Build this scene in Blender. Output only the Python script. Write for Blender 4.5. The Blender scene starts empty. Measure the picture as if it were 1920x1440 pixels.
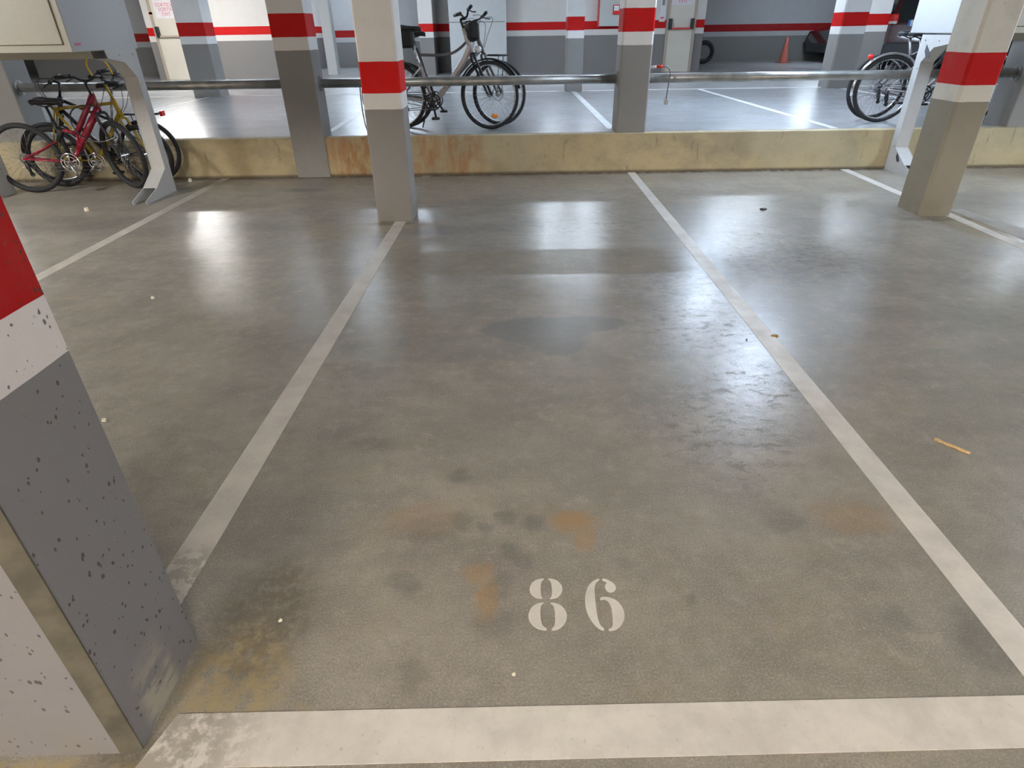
import bpy, math, random
from mathutils import Vector, Matrix
random.seed(7)
S = bpy.context.scene
COL = S.collection
PI = math.pi

# ---------------------------------------------------------------- camera
cam_d = bpy.data.cameras.new('camera')
cam = bpy.data.objects.new('camera', cam_d)
COL.objects.link(cam)
S.camera = cam
_p, _y, _r = math.radians(30.695), math.radians(-0.263), math.radians(-0.898)
_f = Vector((math.sin(_y)*math.cos(_p), math.cos(_y)*math.cos(_p), -math.sin(_p)))
_rt = Vector((math.cos(_y), -math.sin(_y), 0)); _up = _rt.cross(_f)
_a = _rt*math.cos(_r) + _up*math.sin(_r); _b = -_rt*math.sin(_r) + _up*math.cos(_r)
cam.matrix_world = Matrix(((_a.x, _b.x, -_f.x, 0), (_a.y, _b.y, -_f.y, 0), (_a.z, _b.z, -_f.z, 1.41), (0, 0, 0, 1)))
cam_d.sensor_fit = 'HORIZONTAL'; cam_d.sensor_width = 36
cam_d.lens = 36*1123.57/1920
cam_d.clip_start = 0.05; cam_d.clip_end = 100

# ---------------------------------------------------------------- world, exposure
w = bpy.data.worlds.new('world'); S.world = w; w.use_nodes = True
w.node_tree.nodes['Background'].inputs[0].default_value = (0.6, 0.65, 0.7, 1)
w.node_tree.nodes['Background'].inputs[1].default_value = 0.03
S.view_settings.view_transform = 'Standard'; S.view_settings.look = 'None'
S.view_settings.gamma = 1; S.view_settings.use_curve_mapping = False
S.view_settings.exposure = 1.14

BLUE = (0.64, 0.79, 1.0); COOL = (0.74, 0.86, 1.0); NEUT = (1.0, 0.98, 0.95); WARM = (1.0, 0.92, 0.80)
CEIL = 2.60
# fluorescent fittings, some only added as unseen fill: x, y, angle of the tube, watts, colour
LAMPS = [
    (3.15, 6.9, 90, 48, BLUE), (3.12, 9.3, 90, 48, BLUE), (1.25, 10.2, 0, 12, COOL), (1.25, 13.6, 0, 44, COOL),
    (4.75, 12.8, 0, 28, COOL), (7.3, 12.7, 0, 26, COOL), (-2.9, 9.6, 0, 24, COOL), (-2.6, 14.4, 0, 56, COOL), (-7.2, 14.4, 0, 90, NEUT),  # the fitting before the farther right pillar is added to brighten it
    (-7.6, 9.4, 0, 22, COOL), (9.4, 10.2, 90, 36, COOL), (8.6, 18.6, 0, 38, COOL), (-4.6, 19.8, 0, 30, COOL), (-11.5, 13.6, 0, 26, NEUT),  # dark-bay, back-wall and far-left fittings are added to lift dim areas
    (-3.6, -.9, 0, 12, WARM), (0.2, -.9, 0, 10, WARM), (3.9, -.9, 0, 10, NEUT),  # unseen fittings added just behind the camera as front fill
    (-6.2, 3.6, 90, 130, NEUT), (6.6, 4.4, 90, 105, COOL), (-2.2, -4.2, 0, 260, WARM), (2.2, -4.2, 0, 200, WARM),  # unseen fittings beside and behind the camera, added as stronger front fill
]

# ---------------------------------------------------------------- helpers
class MB:
    def __init__(s): s.v = []; s.f = []; s.sm = []
    def add(s, vs, fs, smooth=False):
        n = len(s.v); s.v += [tuple(v) for v in vs]
        for f in fs: s.f.append([i+n for i in f]); s.sm.append(smooth)
        return s
    def box(s, x0, x1, y0, y1, z0, z1, bev=0):
        if bev <= 0:
            vs = [(x, y, z) for z in (z0, z1) for x, y in ((x0, y0), (x1, y0), (x1, y1), (x0, y1))]
            return s.add(vs, [(3, 2, 1, 0), (4, 5, 6, 7), (0, 1, 5, 4), (1, 2, 6, 5), (2, 3, 7, 6), (3, 0, 4, 7)])
        b = bev
        def ring(i, z): return [(x0+b+i, y0+i, z), (x1-b-i, y0+i, z), (x1-i, y0+b+i, z), (x1-i, y1-b-i, z),
                                (x1-b-i, y1-i, z), (x0+b+i, y1-i, z), (x0+i, y1-b-i, z), (x0+i, y0+b+i, z)]
        return s.loft([ring(b, z0), ring(0, z0+b), ring(0, z1-b), ring(b, z1)])
    def loft(s, rings, smooth=False, cap=True, close=False):
        n = len(rings[0]); vs = [p for r in rings for p in r]; fs = []
        m = len(rings)
        for k in range(m if close else m-1):
            a = k*n; c = ((k+1) % m)*n
            for i in range(n): j = (i+1) % n; fs.append((a+i, a+j, c+j, c+i))
        if cap and not close: fs.append(tuple(range(n))[::-1]); fs.append(tuple((m-1)*n+i for i in range(n)))
        return s.add(vs, fs, smooth)
    def prism(s, poly, z0, z1):
        return s.loft([[(x, y, z0) for x, y in poly], [(x, y, z1) for x, y in poly]])
    def plate(s, poly, x0, x1):        # polygon in (y,z), thickness along x
        return s.loft([[(x0, y, z) for y, z in poly], [(x1, y, z) for y, z in poly]])
    def tube(s, pts, r, n=10, flat=1.0, close=False):
        pts = [Vector(p) for p in pts]; rings = []; m = len(pts)
        rs = r if isinstance(r, (list, tuple)) else [r]*m
        ref = None
        for i, p in enumerate(pts):
            if close: t = pts[(i+1) % m]-pts[i-1]
            else: t = pts[min(i+1, m-1)]-pts[max(i-1, 0)]
            if t.length < 1e-9: t = Vector((0, 0, 1))
            t.normalize()
            if ref is None: ref = Vector((0, 1, 0)) if abs(t.y) < .9 else Vector((1, 0, 0))
            u = ref - t*ref.dot(t)
            if u.length < 1e-4: u = t.orthogonal()
            u.normalize(); ref = u; q = t.cross(u)
            rings.append([p + (u*math.cos(2*PI*k/n)*flat + q*math.sin(2*PI*k/n))*rs[i] for k in range(n)])
        return s.loft(rings, True, not close, close)
    def ring(s, c, R, r, ax='y', n=40, m=8, sq=1.0):   # torus, sq = width / radial size
        rings = []
        for i in range(n):
            a = 2*PI*i/n; row = []
            for k in range(m):
                b = 2*PI*k/m; rr = R + r*math.cos(b); h = r*sq*math.sin(b)
                if ax == 'y': row.append((c[0]+rr*math.cos(a), c[1]+h, c[2]+rr*math.sin(a)))
                else: row.append((c[0]+rr*math.cos(a), c[1]+rr*math.sin(a), c[2]+h))
            rings.append(row)
        return s.loft(rings, True, False, True)
    def disc(s, c, R, h, n=24, ax='y'):
        def rg(d, R): return [((c[0]+R*math.cos(2*PI*i/n), c[1]+d, c[2]+R*math.sin(2*PI*i/n)) if ax == 'y' else
                            (c[0]+R*math.cos(2*PI*i/n), c[1]+R*math.sin(2*PI*i/n), c[2]+d) if ax == 'z' else
                            (c[0]+d, c[1]+R*math.cos(2*PI*i/n), c[2]+R*math.sin(2*PI*i/n))) for i in range(n)]
        return s.loft([rg(-h/2, R), rg(h/2, R)])
    def ball(s, c, rx, ry, rz, n=14, m=8):
        rings = []
        for k in range(1, m):
            t = PI*k/m
            rings.append([(c[0]+rx*math.sin(t)*math.cos(2*PI*i/n), c[1]+ry*math.sin(t)*math.sin(2*PI*i/n), c[2]+rz*math.cos(t)) for i in range(n)])
        return s.loft(rings, True)
    def xf(s, M, k=0):
        for i in range(k, len(s.v)): s.v[i] = tuple(M @ Vector(s.v[i]))
        return s
    def build(s, name, mat, parent=None, label=None):
        me = bpy.data.meshes.new(name); me.from_pydata(s.v, [], s.f); me.validate()
        if len(me.polygons) == len(s.sm): me.polygons.foreach_set('use_smooth', s.sm)
        import bmesh
        b = bmesh.new(); b.from_mesh(me); bmesh.ops.recalc_face_normals(b, faces=b.faces); b.to_mesh(me); b.free()
        me.materials.append(mat)
        o = bpy.data.objects.new(name, me); COL.objects.link(o)
        if parent is not None: o.parent = parent
        if label: o['label'] = label
        return o

def tag(o, label=None, cat=None, group=None, kind=None):
    for k, v in (('label', label), ('category', cat), ('group', group), ('kind', kind)):
        if v: o[k] = v
    return o
def thing(name, loc=(0, 0, 0), rz=0, label=None, cat=None, group=None, lean=0):
    o = bpy.data.objects.new(name, None); COL.objects.link(o); o.empty_display_size = .1
    o.location = loc; o.rotation_mode = 'ZYX' if False else 'XYZ'
    o.rotation_euler = (lean, 0, rz)
    return tag(o, label, cat, group)

# ---------------------------------------------------------------- materials
class NT:
    def __init__(s, name):
        s.m = bpy.data.materials.new(name); s.m.use_nodes = True; s.t = s.m.node_tree
        s.b = s.t.nodes['Principled BSDF']; s.g = s.t.nodes.new('ShaderNodeNewGeometry')
        s.pos = s.g.outputs['Position']
    def n(s, t, **k):
        x = s.t.nodes.new(t)
        for a, v in k.items(): setattr(x, a, v)
        return x
    def put(s, sock, v):
        if isinstance(v, bpy.types.NodeSocket): s.t.links.new(v, sock)
        elif isinstance(v, (tuple, list)):
            sock.default_value = (*v, 1) if len(v) == 3 and sock.type == 'RGBA' else v
        else: sock.default_value = v
    def math(s, op, a, b=0.0, c=0.0, clamp=False):
        x = s.n('ShaderNodeMath', operation=op, use_clamp=clamp)
        for i, v in enumerate((a, b, c)): s.put(x.inputs[i], v)
        return x.outputs[0]
    def noise(s, scale, detail=4, rough=.55, vec=None, stretch=None, off=None, out=0, dist=0):
        v = vec or s.pos
        if stretch or off:
            mp = s.n('ShaderNodeMapping'); s.put(mp.inputs[0], v)
            if stretch: mp.inputs['Scale'].default_value = stretch
            if off: mp.inputs['Location'].default_value = off
            v = mp.outputs[0]
        x = s.n('ShaderNodeTexNoise'); s.put(x.inputs['Vector'], v)
        x.inputs['Scale'].default_value = scale; x.inputs['Detail'].default_value = detail
        x.inputs['Roughness'].default_value = rough; x.inputs['Distortion'].default_value = dist
        return x.outputs[out]
    def ramp(s, v, a, b, x0=0.0, x1=1.0, smooth=True):
        x = s.n('ShaderNodeMapRange', interpolation_type='SMOOTHSTEP' if smooth else 'LINEAR')
        if a > b: a, b, x0, x1 = b, a, x1, x0
        for i, q in enumerate((v, a, b, x0, x1)): s.put(x.inputs[i], q)
        return x.outputs[0]
    def mix(s, f, a, b):
        x = s.n('ShaderNodeMix', data_type='RGBA')
        s.put(x.inputs[0], f); s.put(x.inputs[6], a); s.put(x.inputs[7], b)
        return x.outputs[2]
    def xyz(s):
        x = s.n('ShaderNodeSeparateXYZ'); s.put(x.inputs[0], s.pos); return x.outputs
    def bump(s, h, strength, dist=.01):
        x = s.n('ShaderNodeBump'); x.inputs['Strength'].default_value = strength; x.inputs['Distance'].default_value = dist
        s.put(x.inputs['Height'], h); s.t.links.new(x.outputs[0], s.b.inputs['Normal'])
    def spot(s, x, y, r, ry=None, soft=.35, warp=None):
        """1 inside an uneven blot around x, y, else 0"""
        v = s.n('ShaderNodeVectorMath', operation='SUBTRACT'); s.put(v.inputs[0], warp or s.pos); v.inputs[1].default_value = (x, y, 0)
        q = s.n('ShaderNodeVectorMath', operation='MULTIPLY'); s.put(q.inputs[0], v.outputs[0]); q.inputs[1].default_value = (1/r, 1/(ry or r), 0)
        l = s.n('ShaderNodeVectorMath', operation='LENGTH'); s.put(l.inputs[0], q.outputs[0])
        return s.ramp(l.outputs['Value'], 1-soft, 1+soft, 1, 0)

def mat(name, col, rough=.5, metal=0.0, spec=.5, noise=.06, scale=30, emit=None, coat=0, alpha=None):
    k = NT(name)
    n = k.noise(scale, 3)
    k.put(k.b.inputs['Base Color'], k.mix(k.ramp(n, .3, .7), tuple(c*(1-noise) for c in col), tuple(min(1, c*(1+noise)) for c in col)))
    k.put(k.b.inputs['Roughness'], k.ramp(n, .2, .8, max(.02, rough-.05), min(1, rough+.05)))
    k.b.inputs['Metallic'].default_value = metal; k.b.inputs['Specular IOR Level'].default_value = spec
    k.b.inputs['Coat Weight'].default_value = coat
    if emit:
        k.b.inputs['Emission Color'].default_value = (*emit[:3], 1); k.b.inputs['Emission Strength'].default_value = emit[3]
    return k.m

WHITE = (.66, .64, .61); RED = (.52, .009, .008); GREY = (.215, .205, .20)
def banded(name, zg, z0, z1, white=WHITE, red=RED, grey=GREY, dirt=.5, base=0.0, splat=False, rough=.52):
    """painted concrete: grey to zg, white to z0, red to z1, white above"""
    k = NT(name); z = k.xyz()[2]
    wob = k.noise(9, 2); zz = k.math('ADD', z, k.ramp(wob, 0, 1, -.003, .003, False))
    c = k.mix(k.math('GREATER_THAN', zz, zg), grey, white)
    inred = k.math('MULTIPLY', k.math('GREATER_THAN', zz, z0), k.math('LESS_THAN', zz, z1))
    c = k.mix(inred, c, red)
    n = k.noise(5, 6, .6); c = k.mix(k.math('MULTIPLY', k.ramp(n, .45, .75), .22*dirt), c, (.22, .19, .15))
    sp = k.noise(60, 3, .6); c = k.mix(k.math('MULTIPLY', k.ramp(sp, .66, .72), .5*dirt), c, (.14, .11, .08))
    # scuffed, dirty foot
    foot = k.math('MULTIPLY', k.ramp(z, base, base+.22, 1, 0), k.ramp(k.noise(7, 5, .65), .35, .7))
    c = k.mix(k.math('MULTIPLY', foot, .55*dirt), c, (.20, .165, .11))
    if splat:
        v = k.n('ShaderNodeTexVoronoi'); mp = k.n('ShaderNodeMapping'); k.put(mp.inputs[0], k.pos); mp.inputs['Scale'].default_value = (1, 1, .62)
        k.put(v.inputs['Vector'], mp.outputs[0]); v.inputs['Scale'].default_value = 66
        w2 = k.ramp(k.noise(37, 2), .42, .66, .03, .30)
        keep = k.math('GREATER_THAN', k.noise(31, 2, .6, off=(4, 2, 7)), .42)
        c = k.mix(k.math('MULTIPLY', k.math('MULTIPLY', k.math('LESS_THAN', v.outputs['Distance'], w2), keep), .8), c, (.055, .045, .04))
        sc = k.math('MULTIPLY', k.spot(-.863, .87, .4, .06, .4), 1.0)
        sc = k.math('MULTIPLY', sc, k.ramp(z, .05, .24, 1, 0))
        sc = k.math('MULTIPLY', sc, k.ramp(k.noise(10, 5, .7, stretch=(1, .6, 2.2)), .45, .58))
        c = k.mix(k.math('MULTIPLY', sc, .8), c, (.36, .33, .26))
    k.put(k.b.inputs['Base Color'], c)
    k.put(k.b.inputs['Roughness'], k.ramp(n, .3, .7, rough, rough+.2)); k.b.inputs['Specular IOR Level'].default_value = .16
    k.bump(k.math('ADD', k.noise(55, 4, .6), k.math('MULTIPLY', k.noise(7, 3), 1.5)), .25, .004)
    return k.m
UP = .41
M_low = banded('painted_concrete_lower', .875, .99, 1.207, white=(.80, .78, .75), grey=(.29, .275, .262), red=(.66, .010, .009))
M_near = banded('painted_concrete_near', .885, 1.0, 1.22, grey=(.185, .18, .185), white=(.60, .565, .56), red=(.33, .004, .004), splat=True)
M_right = banded('painted_concrete_rough', .875, .99, 1.207, white=(.70, .67, .59), grey=(.29, .265, .21), dirt=.8)
M_up = banded('painted_concrete_upper', 1.245, 1.363, 1.567, base=UP, dirt=.35, white=(.76, .75, .73), grey=(.27, .26, .25))
M_far = banded('painted_wall', 1.235, 1.36, 1.535, base=UP, dirt=.25)
M_dark = banded('painted_wall_shaded', 1.10, 1.23, 1.42, base=UP, dirt=.4, white=(.42, .43, .44), grey=(.20, .20, .195), red=(.30, .012, .012))  # same banded paint in darker tones, standing in for shade at the back

def floor_mat(name, upper=False):
    k = NT(name)
    big = k.noise(.8, 5, .6); mid = k.noise(3.2, 6, .65, off=(3, 1, 0)); fine = k.noise(42, 5, .7); swirl = k.noise(2.2, 6, .7, stretch=(.6, 1.6, 1), dist=.25)
    if upper: A, B = (.36, .37, .385), (.27, .275, .285)
    else: A, B = (.305, .276, .232), (.225, .205, .175)
    c = k.mix(k.ramp(mid, .3, .72), A, B)
    c = k.mix(k.math('MULTIPLY', k.ramp(big, .4, .65), .35), c, (.235, .225, .205) if not upper else (.33, .335, .34))
    c = k.mix(k.math('MULTIPLY', k.ramp(swirl, .5, .72), .45), c, tuple(q*.62 for q in A))
    c = k.mix(k.math('MULTIPLY', k.ramp(swirl, .48, .30), .34), c, tuple(min(1, q*1.3) for q in A))
    c = k.mix(k.math('MULTIPLY', k.ramp(fine, .56, .74), .45), c, tuple(q*.55 for q in A))
    c = k.mix(k.math('MULTIPLY', k.ramp(fine, .42, .26), .35), c, tuple(min(1, q*1.5) for q in A))
    mot = k.noise(15, 5, .7, off=(1, 9, 0)); grain = k.noise(170, 2, .6)
    c = k.mix(k.math('MULTIPLY', k.ramp(mot, .50, .74), .38), c, tuple(q*.60 for q in A))
    c = k.mix(k.math('MULTIPLY', k.ramp(mot, .50, .28), .30), c, tuple(min(1, q*1.45) for q in A))
    c = k.mix(k.math('MULTIPLY', k.ramp(grain, .5, .75), .45), c, tuple(q*.5 for q in A))
    c = k.mix(k.math('MULTIPLY', k.ramp(grain, .5, .25), .45), c, tuple(min(1, q*1.6) for q in A))
    c = k.mix(k.math('MULTIPLY', k.ramp(k.noise(5, 5, .7, off=(5, 5, 5)), .5, .75), .22 if not upper else 0), c, (.27, .215, .09))
    rough = .27; spec = .6
    if not upper:
        wv = k.n('ShaderNodeVectorMath', operation='SCALE'); k.put(wv.inputs[0], k.noise(9, 4, .6, out=1)); wv.inputs['Scale'].default_value = .10
        wa = k.n('ShaderNodeVectorMath', operation='ADD'); k.put(wa.inputs[0], k.pos); k.put(wa.inputs[1], wv.outputs[0])
        ws = k.n('ShaderNodeVectorMath', operation='SUBTRACT'); k.put(ws.inputs[0], wa.outputs[0]); ws.inputs[1].default_value = (.05, .05, .05)
        W = ws.outputs[0]
        def blots(lst, soft=.3):
            o = None
            for x, y, r, st, *ry in lst:
                q = k.math('MULTIPLY', k.spot(x, y, r, ry[0] if ry else None, soft, W), st)
                o = q if o is None else k.math('MAXIMUM', o, q)
            return o
        # damp dark patch with a crisp edge, oil drips, broader dark patches by pillars and boxes, rust
        damp = blots([(.13, 2.95, .30, .55, .16), (.38, 3.02, .24, .5, .10), (.22, 2.78, .16, .5, .12), (-.4, 2.75, .5, .22, .16)], .12)
        oil_dark = k.math('MULTIPLY', .62, blots([(-.20, 1.72, .035, .6), (-.18, 1.48, .045, .6), (-.03, 1.50, .03, .5), (.06, 1.47, .04, .6), (-.1, 1.45, .03, .5), (-.36, 1.32, .10, .35, .04),
                     (.01, 1.31, .035, .5), (-.05, 1.22, .04, .45), (-.02, 1.35, .03, .5), (-.29, 1.44, .12, .35, .05), (-.33, 1.23, .05, .5), (-.06, 1.08, .045, .4), (-.27, .93, .04, .5),
                     (.89, 1.47, .07, .4, .05), (1.26, 1.02, .10, .75, .10), (1.04, 1.10, .04, .4), (.33, 1.28, .03, .3), (-.61, 4.85, .30, .55, .14), (-.16, 4.9, .22, .3, .2),
                     (-2.16, 6.35, .20, .6, .08), (.5, 1.15, .02, .5), (-.56, 1.93, .10, .4, .04), (-.2, 2.2, .25, .22, .3), (2.6, 3.0, .16, .35, .2), (2.15, 3.1, .2, .3, .12),
                     (3.0, 4.9, .5, .3, .2), (-3.9, 5.2, .9, .55, .25), (-2.6, 5.0, .8, .28, .2), (-.75, 1.38, .22, .3, .35), (4.6, 5.6, .9, .5, .3)], .5))
        rust = blots([(.19, 1.48, .07, .55, .05), (.22, 1.40, .03, .4, .06), (-.09, 1.17, .03, .4, .08), (-.12, 1.27, .04, .35), (1.12, 1.48, .12, .25, .08), (-.3, 1.5, .12, .2, .08)], .5)
        c = k.mix(rust, c, (.36, .20, .06))
        c = k.mix(damp, c, (.15, .158, .16))
        c = k.mix(k.math('MULTIPLY', oil_dark, k.ramp(fine, .2, .6, .75, 1)), c, (.075, .078, .072))
        # dust around the pillar feet, darker rims there and along the kerb
        dust = blots([(-.72, .92, .13, .8, .16), (-.66, .80, .16, .7, .06), (-1.0, .70, .35, .8, .03), (3.72, 4.72, .20, .7, .45), (-1.05, 5.0, .35, .45, .16), (-1.3, 4.85, .35, .3, .2)], .45)
        dust = k.math('MULTIPLY', dust, k.ramp(k.noise(26, 5, .7), .35, .6))
        c = k.mix(dust, c, (.36, .28, .15))
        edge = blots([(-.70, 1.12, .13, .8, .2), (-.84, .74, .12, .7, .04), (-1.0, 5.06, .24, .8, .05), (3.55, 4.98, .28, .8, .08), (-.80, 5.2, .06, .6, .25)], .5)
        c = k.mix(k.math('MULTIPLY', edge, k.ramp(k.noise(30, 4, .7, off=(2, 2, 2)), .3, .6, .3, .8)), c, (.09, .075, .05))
        yy = k.xyz()[1]
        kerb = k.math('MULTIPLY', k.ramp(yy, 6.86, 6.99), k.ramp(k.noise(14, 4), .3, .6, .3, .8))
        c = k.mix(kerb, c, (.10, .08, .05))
        # the floor is dull where it was ground away in specks, shiny where damp
        pit = k.ramp(k.noise(23, 8, .78, stretch=(.6, 1, 1), dist=.4), .53, .57)
        pits = blots([(1.00, 2.95, .30, 1, .30), (1.10, 2.35, .22, 1, .25), (1.12, 3.5, .35, .8, .4), (1.9, 4.2, .6, 1, .55), (.45, 4.9, .6, .9, .35), (.85, 2.0, .25, .9, .35)], .5)
        pp = k.math('MULTIPLY', pit, pits)
        c = k.mix(k.math('MULTIPLY', pp, .5), c, (.10, .093, .075))
        spec = k.math('MULTIPLY', k.math('SUBTRACT', 1.0, k.math('MULTIPLY', pp, .9)), k.ramp(k.xyz()[0], -1.7, .2, .10, .64))
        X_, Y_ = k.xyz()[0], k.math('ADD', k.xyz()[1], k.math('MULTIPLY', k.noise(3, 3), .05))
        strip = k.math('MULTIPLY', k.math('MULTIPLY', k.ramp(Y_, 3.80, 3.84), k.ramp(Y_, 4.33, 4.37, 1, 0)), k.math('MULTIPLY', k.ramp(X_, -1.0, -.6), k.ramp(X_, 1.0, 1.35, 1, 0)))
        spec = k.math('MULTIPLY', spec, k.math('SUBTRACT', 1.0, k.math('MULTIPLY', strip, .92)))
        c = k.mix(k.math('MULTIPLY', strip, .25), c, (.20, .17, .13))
    else:
        st = k.noise(2.0, 5, .6, stretch=(.35, 1.6, 1))
        c = k.mix(k.math('MULTIPLY', k.ramp(st, .5, .7), .4), c, (.24, .25, .26))
    k.put(k.b.inputs['Base Color'], c); k.put(k.b.inputs['Roughness'], rough)
    k.put(k.b.inputs['Specular IOR Level'], spec)
    k.bump(k.math('ADD', k.math('MULTIPLY', k.noise(10, 6, .6, stretch=(.5, 1, 1)), .9), k.math('MULTIPLY', fine, .25)), .09 if upper else .15, .012)
    return k.m
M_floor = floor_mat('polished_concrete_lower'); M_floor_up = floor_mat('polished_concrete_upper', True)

def line_mat(name, col, wear=.5):
    k = NT(name); n = k.noise(6, 6, .65); f = k.noise(70, 4, .7)
    c = k.mix(k.ramp(n, .35, .7), col, tuple(q*.80 for q in col))
    c = k.mix(k.math('MULTIPLY', k.ramp(f, .60, .72), wear), c, tuple(q*.5 for q in col))
    # worn through to bare concrete beside the near pillar and near the kerb
    g = k.noise(24, 6, .7)
    worn = k.math('MAXIMUM', k.math('MULTIPLY', k.spot(-.98, 1.27, .13, .10, .5), k.ramp(g, .44, .52)), k.math('MULTIPLY', k.spot(-.82, .77, .17, .3, .6), k.ramp(g, .40, .56)))
    worn = k.math('MAXIMUM', worn, k.math('MULTIPLY', k.ramp(k.math('ADD', k.xyz()[1], k.math('MULTIPLY', k.xyz()[0], .5)), 4.2, 3.4, .75, 0), k.math('MULTIPLY', k.ramp(k.xyz()[0], -2.6, -3.0), 1.0)))
    c = k.mix(k.math('MULTIPLY', worn, .72), c, (.27, .24, .19))
    k.put(k.b.inputs['Base Color'], c); k.put(k.b.inputs['Roughness'], k.ramp(n, .3, .7, .34, .5))
    k.b.inputs['Specular IOR Level'].default_value = .45
    k.bump(f, .1, .003)
    return k.m
M_line = line_mat('floor_paint', (.66, .62, .565)); M_line_worn = line_mat('floor_paint_worn', (.53, .485, .425), .7)
M_line_faint = line_mat('floor_paint_faint', (.30, .27, .235), .8)
M_line_cool = line_mat('floor_paint_upper', (.72, .73, .74))

def curb_mat():
    k = NT('stained_curb_concrete'); z = k.xyz()[2]
    n = k.noise(2.2, 6, .65, stretch=(1, 1, 1.4)); f = k.noise(20, 5, .7)
    c = k.mix(k.ramp(n, .35, .7), (.49, .40, .23), (.33, .275, .175))
    c = k.mix(k.math('MULTIPLY', k.ramp(k.noise(.7, 3), .45, .6), .55), c, (.46, .41, .28))
    r = k.math('MAXIMUM', k.spot(-1.75, 7.0, .34, 9, .5), k.math('MAXIMUM', k.math('MULTIPLY', k.spot(-.95, 7.0, .16, 9, .5), .9), k.math('MULTIPLY', k.spot(-.55, 7.0, .22, 9, .6), .8)))
    c = k.mix(k.math('MULTIPLY', r, k.ramp(k.noise(8, 5, .7, stretch=(1, 1, .35)), .4, .62, .1, .8)), c, (.36, .15, .04))
    dr = k.noise(11, 4, .6, stretch=(1, 1, .22)); c = k.mix(k.math('MULTIPLY', k.ramp(dr, .60, .70), .55), c, (.13, .075, .035))
    c = k.mix(k.math('MULTIPLY', k.ramp(f, .55, .75), .4), c, (.15, .12, .07))
    c = k.mix(k.ramp(k.math('ADD', z, k.math('MULTIPLY', f, .02)), .05, .018, 0, .8), c, (.07, .05, .035))
    k.put(k.b.inputs['Base Color'], c); k.b.inputs['Roughness'].default_value = .75
    k.bump(k.math('ADD', f, n), .4, .01)
    return k.m
M_curb = curb_mat()
M_ceil = mat('ceiling_concrete', (.66, .66, .65), .8, scale=2)
M_bare = mat('bare_concrete_strip', (.085, .076, .055), .8, noise=.25, scale=18)
M_box_front = mat('cream_sheet_metal', (.40, .385, .325), .42, noise=.02); M_box_side = mat('grey_sheet_metal', (.47, .48, .49), .4, noise=.02)
M_gap = mat('door_gap_brown', (.16, .12, .06), .8); M_leg = mat('leg_sheet_metal', (.50, .50, .49), .4, noise=.03)
M_door = mat('fire_door_cream', (.62, .58, .50), .5, noise=.03, scale=3); M_dframe = mat('door_frame_tan', (.40, .34, .27), .5)
M_black = mat('black_plastic', (.018, .018, .02), .45); M_rubber = mat('tyre_rubber', (.022, .022, .024), .75, scale=60, noise=.2)
M_alu = mat('brushed_aluminium', (.55, .55, .56), .28, 1.0); M_chrome = mat('chrome', (.80, .80, .82), .12, 1.0)
M_steel = mat('galvanised_steel', (.40, .40, .38), .38, .85, noise=.18, scale=9)
M_redf = mat('red_enamel', (.27, .010, .03), .25, coat=.5); M_yel = mat('yellow_enamel', (.44, .30, .015), .3, coat=.4)
M_silver = mat('silver_pink_enamel', (.50, .46, .46), .32, .35, noise=.02); M_grey = mat('dark_grey_enamel', (.16, .155, .16), .35, .3)
M_blk = mat('black_enamel', (.022, .022, .026), .25, coat=.4)
M_lens_r = mat('red_lens', (.75, .02, .015), .25); M_lens_o = mat('orange_lens', (.85, .25, .02), .3); M_lens_w = mat('clear_lens', (.8, .85, .85), .15)
M_lens_glow = mat('orange_lens_bright', (.95, .33, .03), .2)
M_shutter = mat('pale_shutter', (.50, .52, .52), .5, noise=.03); M_cab = mat('hydrant_cabinet_grey', (.50, .53, .52), .4, noise=.02)
M_signw = mat('sign_white', (.72, .68, .70), .5); M_signr = mat('sign_red_print', (.62, .14, .20), .5)
M_cone = mat('faded_cone_red', (.42, .10, .07), .6); M_car1 = mat('car_black_paint', (.012, .013, .016), .2, coat=.6); M_car2 = mat('car_dark_red_paint', (.07, .006, .009), .25, coat=.3)
M_glass = mat('dark_window_glass', (.015, .02, .02), .06); M_bumper = mat('grey_bumper', (.07, .07, .08), .5)
M_blue = mat('plate_blue', (.05, .2, .75), .4); M_plate = mat('plate_white', (.75, .78, .78), .4)
M_ycable = mat('yellow_cable_sleeve', (.80, .46, .02), .35); M_wood = mat('splintered_wood', (.62, .40, .17), .7, noise=.3, scale=80)
M_paper = mat('paper_scrap', (.75, .70, .55), .7); M_leaf = mat('dry_leaf', (.38, .20, .05), .7, noise=.3)
M_fix = mat('lamp_housing_white', (.7, .7, .7), .5)
M_redtrim = mat('red_trim', (.60, .05, .05), .5)
M_bag = mat('black_nylon', (.014, .015, .016), .7, noise=.2)

# ---------------------------------------------------------------- the setting
def struct(name, mb, m, parent=None):
    o = mb.build(name, m, parent)
    if parent is None: o['kind'] = 'structure'
    return o
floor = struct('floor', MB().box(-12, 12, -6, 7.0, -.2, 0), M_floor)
floor_up = struct('floor.001', MB().box(-16, 18, 7.12, 30, -.2, UP), M_floor_up)
curb = struct('trim_1', MB().box(-16, 18, 7.0, 7.12, -.2, UP, .006), M_curb)
struct('ceiling', MB().box(-16, 18, -6, 30, CEIL, CEIL+.2), M_ceil)
for i, (y0, y1, zb) in enumerate(((10.75, 11.15, 2.2), (-2.9, -2.5, 2.25))):
    struct('ceiling.%03d' % (i+1), MB().box(-16, 18, y0, y1, zb, CEIL), M_ceil)
struct('wall_rear', MB().box(-16, 18, -6.2, -6, -.2, CEIL), banded('painted_wall_rear', .875, .99, 1.207, dirt=.4))
struct('wall_left', MB().box(-16.2, -16, 7.0, 30, -.2, CEIL), M_dark); struct('wall_right', MB().box(18, 18.2, 7.0, 30, -.2, CEIL), M_dark)
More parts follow.
